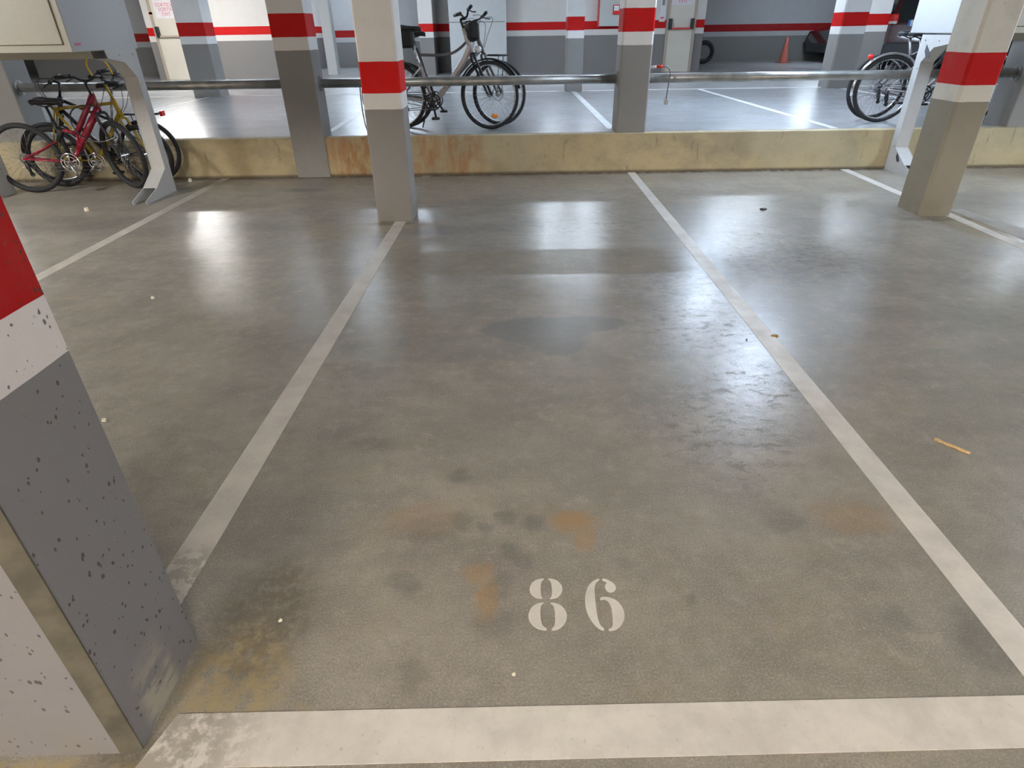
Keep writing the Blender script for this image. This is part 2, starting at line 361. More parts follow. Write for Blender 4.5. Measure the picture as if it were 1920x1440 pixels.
struct('wall_left.001', MB().box(-12.2, -12, -6, 7.0, -.2, CEIL), M_low); struct('wall_right.001', MB().box(12, 12.2, -6, 7.0, -.2, CEIL), M_low)
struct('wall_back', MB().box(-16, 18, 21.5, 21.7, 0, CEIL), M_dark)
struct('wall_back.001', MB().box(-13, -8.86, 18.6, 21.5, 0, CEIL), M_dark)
# stair core behind the left bays: front wall, with its +x side in shade
struct('wall_left.002', MB().box(-8.84, -5.78, 17.0, 21.5, 0, CEIL), M_far)
struct('wall_back.002', MB().box(-2.24, -1.89, 17.2, 21.5, 0, CEIL), M_far)       # lit white end of the middle block
struct('wall_back.007', MB().box(-1.9, -1.45, 18.4, 18.6, 0, CEIL), M_far)
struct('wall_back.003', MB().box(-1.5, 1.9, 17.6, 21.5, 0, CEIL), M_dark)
struct('wall_back.004', MB().box(1.85, 4.80, 17.2, 21.5, 0, CEIL), M_far)
struct('wall_back.005', MB().box(-4.85, -4.6, 18.0, 18.3, 0, CEIL), M_shutter)   # plain pale pier

def line(parent, quad, m, z=0.0):
    (x0, y0), (x1, y1), (x2, y2), (x3, y3) = quad
    return MB().prism(quad, z, z+.0015).build('painted_line', m, parent)
line(floor, [(-.99, .97), (-.89, .97), (-.905, 5.05), (-1.0, 5.05)][::1] if False else [(-1.075, 1.16), (-.965, 1.16), (-.907, 5.13), (-1.003, 5.13)], M_line_worn)
line(floor, [(-1.01, 5.45), (-.915, 5.45), (-.905, 6.99), (-1.0, 6.99)], M_line_faint)
line(floor, [(1.262, .75), (1.362, .75), (1.385, 6.99), (1.30, 6.99)], M_line)
line(floor, [(-3.27, 1.5), (-3.17, 1.5), (-3.17, 6.99), (-3.26, 6.99)], M_line_worn)
line(floor, [(3.62, 1.5), (3.71, 1.5), (3.775, 6.99), (3.68, 6.99)], M_line)
line(floor, [(-.86, .712), (1.6, .745), (1.6, .865), (-.82, .838)], M_line)
line(floor, [(3.83, 3.4), (4.25, 3.4), (3.92, 5.25), (3.80, 5.25)], M_line_faint)
for q in ([(-2.14, 7.35), (-2.06, 7.35), (-2.04, 12.1), (-2.12, 12.1)], [(1.10, 7.35), (1.19, 7.35), (1.19, 12.1), (1.10, 12.1)],
          [(3.54, 7.14), (3.63, 7.14), (3.48, 12.1), (3.39, 12.1)], [(-9.5, 12.1), (9.5, 12.1), (9.5, 12.22), (-9.5, 12.22)],
          [(-9.5, 16.0), (9.5, 16.0), (9.5, 16.14), (-9.5, 16.14)], [(-5.5, 7.35), (-5.42, 7.35), (-5.42, 12.1), (-5.5, 12.1)], [(6.0, 7.35), (6.09, 7.35), (5.95, 12.1), (5.86, 12.1)]):
    line(floor_up, q, M_line_cool, UP)

def chaikin(p, n=2):
    for _ in range(n):
        q = []
        for i in range(len(p)):
            a, b = p[i], p[(i+1) % len(p)]
            q += [(a[0]*.78+b[0]*.22, a[1]*.78+b[1]*.22), (a[0]*.22+b[0]*.78, a[1]*.22+b[1]*.78)]
        p = q
    return p
EIGHT = [
[(0.0799, 1.2384), (0.0596, 1.235), (0.0428, 1.2214), (0.0354, 1.1995), (0.04, 1.1797), (0.054, 1.166), (0.0745, 1.1633), (0.0692, 1.1721), (0.0683, 1.1972), (0.0701, 1.2191), (0.0748, 1.2295), (0.0797, 1.2339)],
[(0.093, 1.2382), (0.1101, 1.2353), (0.127, 1.222), (0.1336, 1.1999), (0.1274, 1.1801), (0.1143, 1.1662), (0.094, 1.1623), (0.0936, 1.1647), (0.0987, 1.1699), (0.102, 1.1895), (0.1008, 1.2187), (0.0979, 1.2291), (0.0928, 1.2345)],
[(0.0748, 1.1511), (0.059, 1.1496), (0.0416, 1.1378), (0.0302, 1.1143), (0.0312, 1.0913), (0.0422, 1.0734), (0.0582, 1.062), (0.079, 1.058), (0.0794, 1.0656), (0.0683, 1.073), (0.0643, 1.0941), (0.0642, 1.1239), (0.0679, 1.1426), (0.0747, 1.1486)],
[(0.0942, 1.1508), (0.1131, 1.1477), (0.1306, 1.1348), (0.1392, 1.1095), (0.1343, 1.0866), (0.1214, 1.0691), (0.1071, 1.0598), (0.0923, 1.0578), (0.0933, 1.0654), (0.1011, 1.0726), (0.1044, 1.0935), (0.1052, 1.1233), (0.1026, 1.1403), (0.094, 1.1473)]]
SIX = [
[(0.2438, 1.2352), (0.225, 1.2272), (0.2062, 1.2042), (0.1946, 1.1703), (0.1919, 1.1322), (0.1976, 1.1021), (0.2097, 1.0759), (0.2215, 1.0614), (0.2342, 1.0546), (0.2359, 1.0628), (0.2271, 1.0724), (0.2227, 1.0919), (0.2222, 1.1217), (0.2231, 1.1628), (0.2254, 1.1985), (0.2325, 1.2204), (0.2446, 1.2295)],
[(0.2534, 1.2358), (0.2685, 1.231), (0.2843, 1.2178), (0.29, 1.203), (0.2843, 1.1886), (0.2718, 1.1823), (0.261, 1.1878), (0.2562, 1.2017), (0.2601, 1.2133), (0.2655, 1.2199), (0.2531, 1.2268)],
[(0.2376, 1.1644), (0.2454, 1.1688), (0.2639, 1.1675), (0.2849, 1.155), (0.297, 1.1324), (0.2993, 1.1072), (0.2939, 1.0876), (0.2812, 1.0685), (0.2643, 1.0561), (0.2472, 1.0541), (0.2471, 1.0611), (0.256, 1.0641), (0.2614, 1.0736), (0.2644, 1.1011), (0.2658, 1.1312), (0.2602, 1.1519), (0.2486, 1.1607), (0.238, 1.1563)]]
for nm, G in (('painted_digit_eight', EIGHT), ('painted_digit_six', SIX)):
    b = MB()
    for g in G: b.prism(chaikin(g), 0, .0012)
    b.build(nm, M_line, floor)

# ---------------------------------------------------------------- pillars
def pillar(poly, z0, m, label, group=None, bev=.0, name='concrete_pillar'):
    P = []
    n = len(poly)
    for i in range(n):                                  # small chamfer on every corner
        p, a, b = Vector(poly[i]), Vector(poly[i-1]), Vector(poly[(i+1) % n])
        if bev > 0:
            P += [tuple(p+(a-p).normalized()*bev), tuple(p+(b-p).normalized()*bev)]
        else: P.append(tuple(p))
    o = MB().prism(P, z0, CEIL).build(name, m)
    return tag(o, label, 'pillar', group)
def rect(x0, x1, y0, y1): return [(x0, y0), (x1, y0), (x1, y1), (x0, y1)]
G = 'striped concrete pillars'
pillar(rect(-1.152, -.850, 5.15, 5.45), 0, M_low, 'red and white banded grey pillar standing in the floor left of centre', G, .012)
pillar(rect(3.43, 3.70, 5.06, 5.40), 0, M_right, 'grimy banded pillar at the right end, in front of the right storage box', G, .02)
pillar(rect(-2.40, -2.035, 6.985, 7.30), 0, M_up, 'banded pillar on the kerb behind the galvanised rail, left of centre', G, .006)
pillar(rect(1.145, 1.465, 7.03, 7.35), 0, M_up, 'banded pillar on the kerb right of the silver bicycle', G, .015)
pillar(rect(-5.72, -5.27, 7.06, 7.4), 0, M_up, 'bluish grey pillar behind the left storage box and parked bicycles', G, .01)
pillar(rect(5.40, 5.75, 7.03, 7.4), 0, M_up, 'grey pillar at the right edge behind the bicycle front wheels', G, .01)
pillar(rect(-5.72, -5.25, 12.0, 12.4), UP, M_up, 'dark bluish banded pillar between the exit door and the bright white wall', G, .01)
pillar(rect(1.0, 1.29, 12.0, 12.4), UP, M_up, 'farther banded pillar just left of the grey hydrant cabinet', G, .01)
pillar(rect(5.66, 6.10, 11.9, 12.3), UP, M_up, 'pale banded pillar in front of the parked black car', G, .02)
pillar(rect(7.20, 7.93, 14.6, 15.0), UP, M_up, 'farther banded pillar left of the dark red car', G, .01)
pillar(rect(-9.4, -8.9, 12.0, 12.4), UP, M_up, 'beige pillar far left beneath the storage box', G, .01)
# near left pillar, with a bare chamfer strip on its corner
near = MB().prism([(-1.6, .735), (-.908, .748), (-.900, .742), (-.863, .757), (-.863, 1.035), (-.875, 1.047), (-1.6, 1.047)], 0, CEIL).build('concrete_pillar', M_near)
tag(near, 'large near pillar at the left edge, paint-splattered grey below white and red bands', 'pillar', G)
MB().prism([(-.9085, .7475), (-.9005, .7405), (-.8615, .7565), (-.8615, .7600), (-.875, .7600), (-.905, .7500)], 0, .995).build('corner_strip', M_bare, near, 'bare brown concrete strip down the corner')

# ---------------------------------------------------------------- guard rail
def rail(x0, x1, label):
    t = thing('guard_rail', (x0, 7.17, .93), 0, label, 'railing', 'galvanised guard rail')
    L = x1-x0
    MB().tube([(0, 0, 0), (L, 0, 0)], .045, 20).build('rail_tube', M_steel, t)
    for x in (.006, L-.006):
        MB().disc((x, 0, 0), .075, .012, 20, 'x').build('wall_flange', M_steel, t)
        for a in (0, PI/2, PI, 3*PI/2): MB().disc((x, .058*math.cos(a), .058*math.sin(a)), .009, .03, 8, 'x').build('bolt', M_steel, t)
    return t
rail(-5.27, -2.40, 'galvanised tube rail behind the red and yellow bicycles')
rail(-2.035, 1.145, 'galvanised tube rail in front of the silver bicycle')
rail(1.465, 5.40, 'galvanised tube rail running to the right behind the storage box leg')
rail(-9.3, -5.72, 'galvanised tube rail beyond the far left kerb pillar')

# ---------------------------------------------------------------- storage boxes on legs
def box_leg(t, x, prof, yoff, hole):
    """folded sheet: two profile plates joined by a web on the front edge"""
    P = [(y+yoff, z) for y, z in prof]
    b = MB(); b.plate(P, x-.004, x+.004); b.plate(P, x-.134, x-.126)
    fr = P[2:7]
    for (ya, za), (yb, zb) in zip(fr[:-1], fr[1:]):
        b.add([(x-.13, ya+.004, za), (x, ya+.004, za), (x, yb+.004, zb), (x-.13, yb+.004, zb)], [(0, 1, 2, 3)])
        b.add([(x-.13, ya+.012, za), (x, ya+.012, za), (x, yb+.012, zb), (x-.13, yb+.012, zb)], [(3, 2, 1, 0)])
    o = b.build('leg', M_leg, t)
    if hole:
        for (yc, zc, s) in ((6.82, 1.155, 1), (6.79, .155, .75)):
            q = [(yc-.05*s, zc-.035*s), (yc-.01*s, zc+.015*s), (yc+.05*s, zc+.06*s), (yc+.05*s, zc+.0*s), (yc+.01*s, zc-.05*s), (yc-.04*s, zc-.06*s)]
            MB().plate(q, x-.1385, x-.1345).build('slot_recess', M_bumper, o)
    for (y, z) in ((P[1][0]+.2, 1.25), (P[1][0]+.42, 1.25), (P[4][0]+.03, 1.0), (P[5][0]+.03, .25)):
        for dx in (.006, -.136): MB().disc((x+dx, y, z), .007, .006, 8, 'x').build('bolt', M_steel, o)
    return o
LEGP = [(6.43, 1.30), (5.93, 1.30), (5.95, 1.23), (6.19, 1.19), (6.33, 1.06), (6.33, .24), (6.08, .10), (5.84, .03), (5.84, 0), (6.43, 0)]
def storage_box(x0, x1, y0, y1, zb, label, leg_off, hole, marks):
    t = thing('storage_box', (0, 0, 0), 0, label, 'storage cabinet', 'raised metal storage boxes')
    zt = 2.45
    body = MB().box(x0, x1, y0, y1, zb, zt, .006).build('cabinet_body', M_box_side, t)
    MB().box(x0+.002, x1-.002, y0-.004, y0+.002, zb+.002, zt-.002).build('front_panel', M_box_front, t, 'cream front panel')
    d = MB().box(x0+.055, x1-.055, y0-.014, y0-.004, zb+.055, zt-.06, .003).build('door', M_box_front, t, 'cream door panel')
    MB().box(x0+.051, x1-.051, y0-.006, y0-.004, zb+.050, zt-.055).build('door_gap', M_gap, d)
    for xx in (x1-.005, x0+.135): box_leg(t, xx, LEGP, leg_off, hole)
    MB().box(x0+.14, x1-.14, y1-.30, y1-.24, zb-.07, zb).build('cross_rail', M_box_front, t)
    if marks:
        m = MB(); m.box(x1, x1+.001, y0+.045, y0+.13, zb+.045, zb+.062)
        m.build('maker_label', M_signr, t, 'small red label')
    return t
storage_box(-5.32, -3.50, 5.50, 6.48, 1.292, 'raised metal storage box on legs above the red bicycle, at left', 0, False, True)
storage_box(4.17, 6.35, 6.25, 7.22, 1.31, 'raised metal storage box at right, partly behind the grimy pillar', .56, True, False)

# ---------------------------------------------------------------- bicycles
def rot(p, a, ang):            # rotate point about the steering axis
    A, U, s = a
    return Matrix.Translation(A) @ Matrix.Rotation(ang, 4, U) @ Matrix.Translation(-A)
def smooth(pts, n=3):
    pts = [Vector(p) for p in pts]
    for _ in range(n):
        q = [pts[0]]
        for a, b in zip(pts[:-1], pts[1:]): q += [a*.75+b*.25, a*.25+b*.75]
        q.append(pts[-1]); pts = q
    return pts

def bicycle(label, loc, rz, R=.34, L=1.04, style='diamond', paint=M_grey, fork_m=None, lean=0, steer=0, hz=None, sz=None, tyre=.022,
            bar='flat', barw=.28, basket=False, rack_f=False, rack_r=False, fender=None, tail=None, lamp=False, disc=False,
            crank=.6, cables=True, saddle_w=1.0, bag=False, reflector=None, ring_m=None, stand=False, child_bag=False, sb=.42, head=.0, ha=71, sa=72, stl=.40):
    fork_m = fork_m or paint
    t = thing('bicycle', loc, rz, label, 'bicycle', None, lean)
    ra = Vector((-L/2, 0, R)); fa = Vector((L/2, 0, R)); bb = Vector((-L/2+sb, 0, R-.05))
    hz = hz or 2*R+.28; sz = sz or 2*R+.22
    U = Vector((-math.cos(math.radians(ha)), 0, math.sin(math.radians(ha))))
    hb = fa + Vector((-.045, 0, 0)) + U*(R+.09)/U.z*1.0 ; hb.z = R+ (R+.09); ht = hb + U*(.15+head)
    A = hb.copy(); M = Matrix.Translation(A) @ Matrix.Rotation(steer, 4, U) @ Matrix.Translation(-A)
    def wheel(c, T, front):
        w = MB(); w.ring(c, R-.040, .009, n=48, m=8, sq=1.4)
        w.disc(c, .02, .085, 12)
        sp = 28
        for i in range(sp):
            a = 2*PI*i/sp; a2 = a + (.35 if i % 2 else -.35); sd = .03 if (i//2) % 2 else -.03
            w.tube([c+Vector((.02*math.cos(a2), sd, .02*math.sin(a2))), c+Vector(((R-.045)*math.cos(a), 0, (R-.045)*math.sin(a)))], .0012, 4)
        if T: w.xf(T)
        o = w.build('wheel', M_alu, t)
        y = MB().ring(c, R-tyre*.95, tyre, n=56, m=12, sq=1.05)
        if T: y.xf(T)
        y.build('tyre', M_rubber, o)
        if disc and front:
            d = MB().ring(c+Vector((0, .05, 0)), .07, .006, n=24, m=4, sq=.2); d.disc(c+Vector((0, .05, 0)), .035, .008, 16)
            if T: d.xf(T)
            d.build('brake_disc', M_alu, o)
        if reflector is not None and front:
            a = reflector; d = MB().ball(c+Vector((R*.62*math.cos(a), -.01, R*.62*math.sin(a))), .045, .008, .024)
            if T: d.xf(T)
            d.build('reflector', M_lens_o, o, 'orange spoke reflector')
        if not front:
            cg = MB()
            for k, rr in enumerate((.05, .042, .034)): cg.ring(c+Vector((0, -.035-.008*k, 0)), rr, .004, n=20, m=6)
            cg.build('sprocket', M_grey, o)
        return o
    wheel(ra, None, False); wheel(fa, M, True)
    # fork and front end
    crown = hb - U*.02
    f = MB()
    f.tube([crown+Vector((0, 0, 0)), ht], .017, 10)
    for s in (-1, 1):
        f.tube(smooth([crown, crown+Vector((.0, s*.055, -.01)), crown+Vector((.02, s*.055, -.08)), fa+Vector((0, s*.052, 0))], 2), [.018]+[.018]*5+[.015]*99 if False else .015, 8)
    f.tube([ht, ht+U*max(.02, (hz-ht.z-.03))], .013, 8)
    f.xf(M); f.build('fork', fork_m, t)
    st = ht + U*max(.02, (hz-ht.z-.03))/U.z*U.z
    fw = Vector((.06, 0, .02)) if bar != 'city' else Vector((.05, 0, .03))
    h = MB(); h.tube([st, st+fw], .014, 8)
    cc = st+fw
    if bar == 'flat': path = [(0, s, z) for s, z in ((-barw, .02), (-.08, 0), (.08, 0), (barw, .02))]; path[0] = (-.03, -barw, .02); path[-1] = (-.03, barw, .02)
    elif bar == 'riser': path = [(-.03, -barw, .06), (-.01, -.12, .055), (0, -.05, 0), (0, .05, 0), (-.01, .12, .055), (-.03, barw, .06)]
    else: path = [(-.20, -barw, .04), (-.10, -barw*.95, .05), (.02, -.14, .06), (.02, -.03, 0), (.02, .03, 0), (.02, .14, .06), (-.10, barw*.95, .05), (-.20, barw, .04)]
    path = [cc+Vector(p) for p in path]; sp = smooth(path, 2)
    h.tube(sp, .011, 8); h.xf(M); ho = h.build('handlebar', M_black if bar != 'city' else M_alu, t)
    for s in (0, -1):
        p0 = path[s]; p1 = path[1 if s == 0 else -2]; dv = (p1-p0).normalized()
        g = MB().tube([p0-dv*.005, p0+dv*.12], .017, 10); g.xf(M); g.build('grip', M_black, ho)
        br = p0+dv*.13; side = 1 if s == -1 else -1
        l = MB().tube([br, br+Vector((.035, 0, -.02)), br+Vector((.05, side*.08, -.035))] if bar != 'city' else [br, br+Vector((.02, 0, -.03)), br+Vector((-.11, 0, -.05))], .006, 6)
        l.ball(br, .02, .02, .02); l.xf(M); l.build('brake_lever', M_black, ho)
    if cables:
        cb = MB()
        for s in (-1, 1):
            p0 = cc+Vector((.03, s*barw*.55, 0)); cb.tube(smooth([M@p0, M@(p0+Vector((.13, -s*.05, .02))), M@(ht+Vector((.13, s*.03, -.03))), M@(hb+Vector((.02, s*.02, .03)))], 3), .0028, 5)
        cb.build('brake_cable', M_black, t)
    # saddle and post
    u = Vector((-math.cos(math.radians(sa)), 0, math.sin(math.radians(sa))))
    sc = bb + u*((sz-bb.z-.05)/u.z); stt = bb + u*(stl if style != 'sus' else .34)
    MB().tube([bb+u*.2, sc], .0135, 10).build('seat_post', M_alu if style != 'sus' else M_black, t)
    sd = MB(); rr = []
    for x, wd, zz in ((-.12, .045, .035), (-.11, .075, .045), (-.06, .082, .05), (0, .06, .04), (.06, .030, .035), (.12, .022, .032), (.145, .012, .022)):
        wd *= saddle_w; rr.append([(sc.x+x, wd*math.cos(a), sc.z+.02+zz*.5+ (zz*.5*math.sin(a) if math.sin(a) > 0 else .030*math.sin(a))) for a in [2*PI*k/12 for k in range(12)]])
    sd.loft(rr, True); sd.tube([(sc.x-.09, 0, sc.z+.02), (sc.x, 0, sc.z-.01), (sc.x+.1, 0, sc.z+.02)], .007, 6)
    so = sd.build('saddle', M_black, t)
    if child_bag:
        MB().box(sc.x-.20, sc.x+.06, -.09, .07, sc.z-.15, sc.z+.03, .025).build('saddle_bag', M_bag, so)
    # frame
    fr = MB(); hm = (hb+ht)/2
    fr.tube([hb-U*.01, ht], .024, 12)
    if style == 'diamond':
        fr.tube([bb, stt], .016, 10); fr.tube([hb+U*.03, bb], .021, 10); fr.tube([ht-U*.03, stt-u*.02], .016, 10)
    elif style == 'sus':
        piv = bb+Vector((-.02, 0, .24)); mid = bb+Vector((.13, 0, .27))
        fr.tube([hb+U*.02, bb+Vector((.10, 0, .12))], .033, 10, 1.1); fr.tube([ht-U*.02, mid], .027, 10, 1.1)
        fr.tube([mid, bb+Vector((-.03, 0, .31))], .020, 10); fr.tube([mid, bb+Vector((.09, 0, .11))], .015, 8)
        fr.tube([bb+Vector((.10, 0, .12)), bb], .022, 10)
    elif style == 'mono':
        lo = bb+Vector((.06, 0, .03))
        fr.tube(smooth([hb+U*.05, hb+Vector((-.10, 0, -.12)), lo, bb], 3), .033, 12, .75)
        fr.tube([bb, stt], .019, 10)
    elif style == 'swan':
        z0 = bb.z+.46; sp0 = bb+u*(.47/u.z)
        fr.tube([bb, sp0+u*.06], .018, 10); fr.tube([hb+U*.03, bb], .025, 10, .8)
        fr.tube(smooth([ht-U*.03, Vector((hb.x-.10, 0, z0+.19)), Vector((hb.x-.26, 0, z0+.04)), Vector((hb.x-.40, 0, z0-.01)), Vector((sp0.x, 0, z0))], 3), .015, 10)
    if style == 'sus':
        MB().tube([bb, bb+u*.30, sc-u*.12], .019, 10).build('seat_tube', M_black, t)
        shk = MB().tube([bb+Vector((-.06, 0, .20)), bb+Vector((.0, 0, .33))], .028, 12); shk.build('shock_spring', M_black, t)
    for s in (-1, 1):
        dd = Vector((0, s*.062, 0)); fr.tube([bb+Vector((0, s*.03, 0)), ra+dd], .009, 8)
        top = stt-u*.04 if style != 'sus' else bb+Vector((-.08, 0, .20))
        fr.tube([top+Vector((0, s*.02, 0)), ra+dd], .0085, 8)
    fr.build('frame', paint, t)
    # drive train on the right hand side (-y)
    cm = ring_m or M_black
    cr = MB(); c0 = bb+Vector((0, -.055, 0)); cr.ring(c0, .085, .007, n=32, m=6, sq=.5); cr.ring(c0, .055, .006, n=28, m=6, sq=.6)
    for k in range(5): a = 2*PI*k/5+.3; cr.tube([c0, c0+Vector((.08*math.cos(a), 0, .08*math.sin(a)))], .008, 6)
    cr.disc(c0, .025, .03, 16); co = cr.build('chainring', cm, t)
    for s, ang in ((-1, crank), (1, crank+PI)):
        p = bb+Vector((0, s*.08, 0)); e = p+Vector((.165*math.cos(ang), s*.012, .165*math.sin(ang)))
        MB().tube([p, e], [.014, .011], 8).build('crank_arm', cm if not ring_m else M_alu, t)
        MB().box(e.x-.045, e.x+.045, min(e.y, e.y+s*.085), max(e.y, e.y+s*.085), e.z-.012, e.z+.012, .005).build('pedal', M_black, t)
    ch = MB()
    for dz in (.07, -.065): ch.tube([bb+Vector((0, -.055, dz)), ra+Vector((0, -.045, dz*.5))], .004, 4)
    ch.tube([bb+Vector((0, -.055, -.07)), ra+Vector((.02, -.05, -.14)), ra+Vector((0, -.05, -.10))], .004, 4)
    ch.build('chain', M_grey, t)
    dr = MB(); dr.tube([ra+Vector((0, -.06, -.02)), ra+Vector((.015, -.062, -.07)), ra+Vector((.03, -.06, -.15))], [.016, .022, .014], 8, .6)
    dr.disc(ra+Vector((.03, -.058, -.15)), .022, .01, 12); dr.disc(ra+Vector((.012, -.058, -.08)), .022, .01, 12)
    dr.build('derailleur', M_black, t)
    if fender:
        for c, T, a0, a1, nm in ((ra, None, 25, 190, 'rear_mudguard'), (fa, M, 10, 150, 'front_mudguard')):
            b = MB(); rings = []
            for i in range(25):
                a = math.radians(a0+(a1-a0)*i/24); ro = R+.022
                rings.append([(c.x+(ro+dz)*math.cos(a), y, c.z+(ro+dz)*math.sin(a)) for y, dz in ((-.028, -.012), (-.018, .004), (.018, .004), (.028, -.012), (.018, .0005), (-.018, .0005))])
            b.loft(rings, True)
            if T: b.xf(T)
            b.build(nm, fender, t)
    if tail:
        p = tail if isinstance(tail, Vector) else ra+Vector((-R*.72, 0, R*.95))
        MB().ball(p, .028, .035, .028).build('tail_light', M_lens_r, t, 'red tail light')
    if rack_r:
        b = MB(); z = 2*R+.05
        for y in (-.055, 0, .055): b.tube([ra+Vector((-.22, y, z-R)), ra+Vector((.20, y, z-R))], .005, 6)
        for x in (-.2, -.05, .1, .2): b.tube([ra+Vector((x, -.055, z-R)), ra+Vector((x, .055, z-R))], .004, 6)
        for y in (-.065, .065): b.tube([ra+Vector((-.06, y, z-R)), ra+Vector((0, y, 0))], .005, 6); b.tube([ra+Vector((.06, y, z-R)), ra+Vector((0, y, 0))], .005, 6)
        b.build('rear_rack', M_black, t)
        MB().box(ra.x-.25, ra.x-.225, -.04, .04, z-.02, z+.03, .004).build('rear_reflector', M_lens_r, t, 'red rear reflector')
    if rack_f:
        b = MB(); z = R+.05
        for y in (-.05, 0, .05): b.tube([fa+Vector((-.14, y, z)), fa+Vector((.12, y, z))], .005, 6)
        for x in (-.14, -.02, .12): b.tube([fa+Vector((x, -.05, z)), fa+Vector((x, .05, z))], .005, 6)
        for y in (-.06, .06): b.tube([fa+Vector((.04, y, z)), fa+Vector((0, y, .02))], .005, 6)
        b.xf(M); b.build('front_rack', M_black, t)
    if lamp:
        b = MB().ball(hb+Vector((.08, 0, .02)), .04, .035, .035); b.xf(M); b.build('front_lamp', M_lens_w, t, 'clear front lamp')
    if bag:
        b = MB().box(cc.x-.0, cc.x+.12, -.10, .10, cc.z-.22, cc.z-.04, .025); b.xf(M); b.build('handlebar_bag', M_bag, t)
    if stand:
        MB().tube([bb+Vector((-.06, .04, 0)), bb+Vector((-.16, .16, -(R-.06)))], .008, 6).build('kickstand', M_black, t)
    return t
PIv = PI
bicycle('silver step-through bicycle behind the rail, nearest of the middle pair', (-.76, 7.47, UP), math.radians(1), R=.35, L=1.07, style='mono', paint=M_silver, fork_m=M_black,
        steer=math.radians(24), hz=1.12, sz=1.03, bar='riser', barw=.26, fender=M_black, lamp=True, crank=math.radians(-80), saddle_w=1.25, reflector=math.radians(-80), bag=True, child_bag=True, stand=True, head=.08)
bicycle('dark grey bicycle with a front rack behind the silver bicycle', (-.68, 7.76, UP), math.radians(3), R=.345, L=1.12, sb=.36, style='swan', paint=M_grey,
        steer=math.radians(26), hz=1.10, sz=.98, bar='flat', barw=.30, rack_f=True, disc=True, crank=math.radians(120), head=.05)
bicycle('bicycle with chrome mudguards and red tail light behind the right storage box leg', (4.78, 7.55, UP), math.radians(-2), R=.345, L=1.04, style='diamond', paint=M_silver,
        steer=math.radians(4), hz=.99, sz=.90, bar='flat', barw=.26, fender=M_chrome, tail=True, crank=math.radians(40))
bicycle('dark bicycle with front rack on the far side of the right-hand pair', (4.84, 7.86, UP), math.radians(2), R=.345, L=1.06, style='diamond', paint=M_blk,
        steer=math.radians(3), hz=1.0, sz=.9, bar='flat', barw=.25, rack_f=True, crank=math.radians(-50))
bicycle('red full-suspension bicycle parked in front of the kerb at left', (-4.47, 6.50, 0), math.radians(8), R=.335, L=.95, ha=79, sa=82, style='sus', paint=M_redf, fork_m=M_black, tyre=.026,
        steer=math.radians(-38), hz=1.04, sz=.86, bar='riser', barw=.27, crank=math.radians(-70), lean=math.radians(-3), ring_m=M_chrome)
bicycle('yellow diamond-frame bicycle between the red bicycle and the kerb', (-4.36, 6.74, 0), math.radians(4), R=.30, L=.92, sa=62, ha=78, stl=.60, style='diamond', paint=M_yel, fork_m=M_yel, tyre=.026,
        steer=math.radians(-10), hz=1.02, sz=.86, bar='riser', barw=.22, crank=math.radians(-130), ring_m=M_chrome)
bicycle('black bicycle with rear rack facing left, closest to the left kerb', (-4.42, 6.90, 0), PI+math.radians(3), R=.315, L=.98, style='diamond', paint=M_blk,
        steer=math.radians(18), hz=1.03, sz=.98, bar='flat', barw=.20, rack_r=True, crank=math.radians(60))

# ---------------------------------------------------------------- locks and cables
def cable(name, pts, r, m, label, cat='cable lock'):
    o = MB().tube(smooth(pts, 3), r, 8).build(name, m); return tag(o, label, cat)
cable('cable_lock', [(-4.03, 6.50, 1.07), (-4.05, 6.48, 1.18), (-3.96, 6.47, 1.26), (-3.86, 6.50, 1.20), (-3.86, 6.55, 1.08)], .008, M_ycable, 'yellow cable lock looped over the bicycle handlebars')
cable('cable_lock', [(-4.10, 6.50, .80), (-4.25, 6.46, .82), (-4.36, 6.45, .74), (-4.36, 6.45, .60), (-4.28, 6.46, .50), (-4.12, 6.46, .47), (-3.98, 6.48, .52)], .007, M_blk, 'black cable lock drooping around the red bicycle frame')
t = thing('cable_lock', (0, 0, 0), 0, 'thin grey cable lock with red sleeve hooked on the right rail', 'cable lock')
MB().tube(smooth([(1.47, 7.10, 1.03), (1.60, 7.09, 1.05), (1.68, 7.09, 1.03), (1.69, 7.10, .93), (1.68, 7.11, .82), (1.675, 7.11, .72)], 3), .006, 8).build('cable', M_grey, t)
MB().tube([(1.535, 7.095, 1.043), (1.60, 7.092, 1.045)], .015, 10).build('red_sleeve', M_lens_r, t, 'bright red sleeve')
MB().tube([(1.47, 7.10, 1.036), (1.535, 7.095, 1.043)], .013, 10).build('white_sleeve', M_plate, t, 'white sleeve')
MB().box(1.655, 1.695, 7.095, 7.125, .68, .73, .006).build('clasp', M_steel, t)
cable('hanging_cable', [(-1.60, 7.10, .90), (-1.605, 7.09, .80), (-1.60, 7.085, .6), (-1.585, 7.07, .50), (-1.55, 7.06, .415)], .006, M_grey, 'thin cable hanging from the rail left of the centre pillar', 'cable')

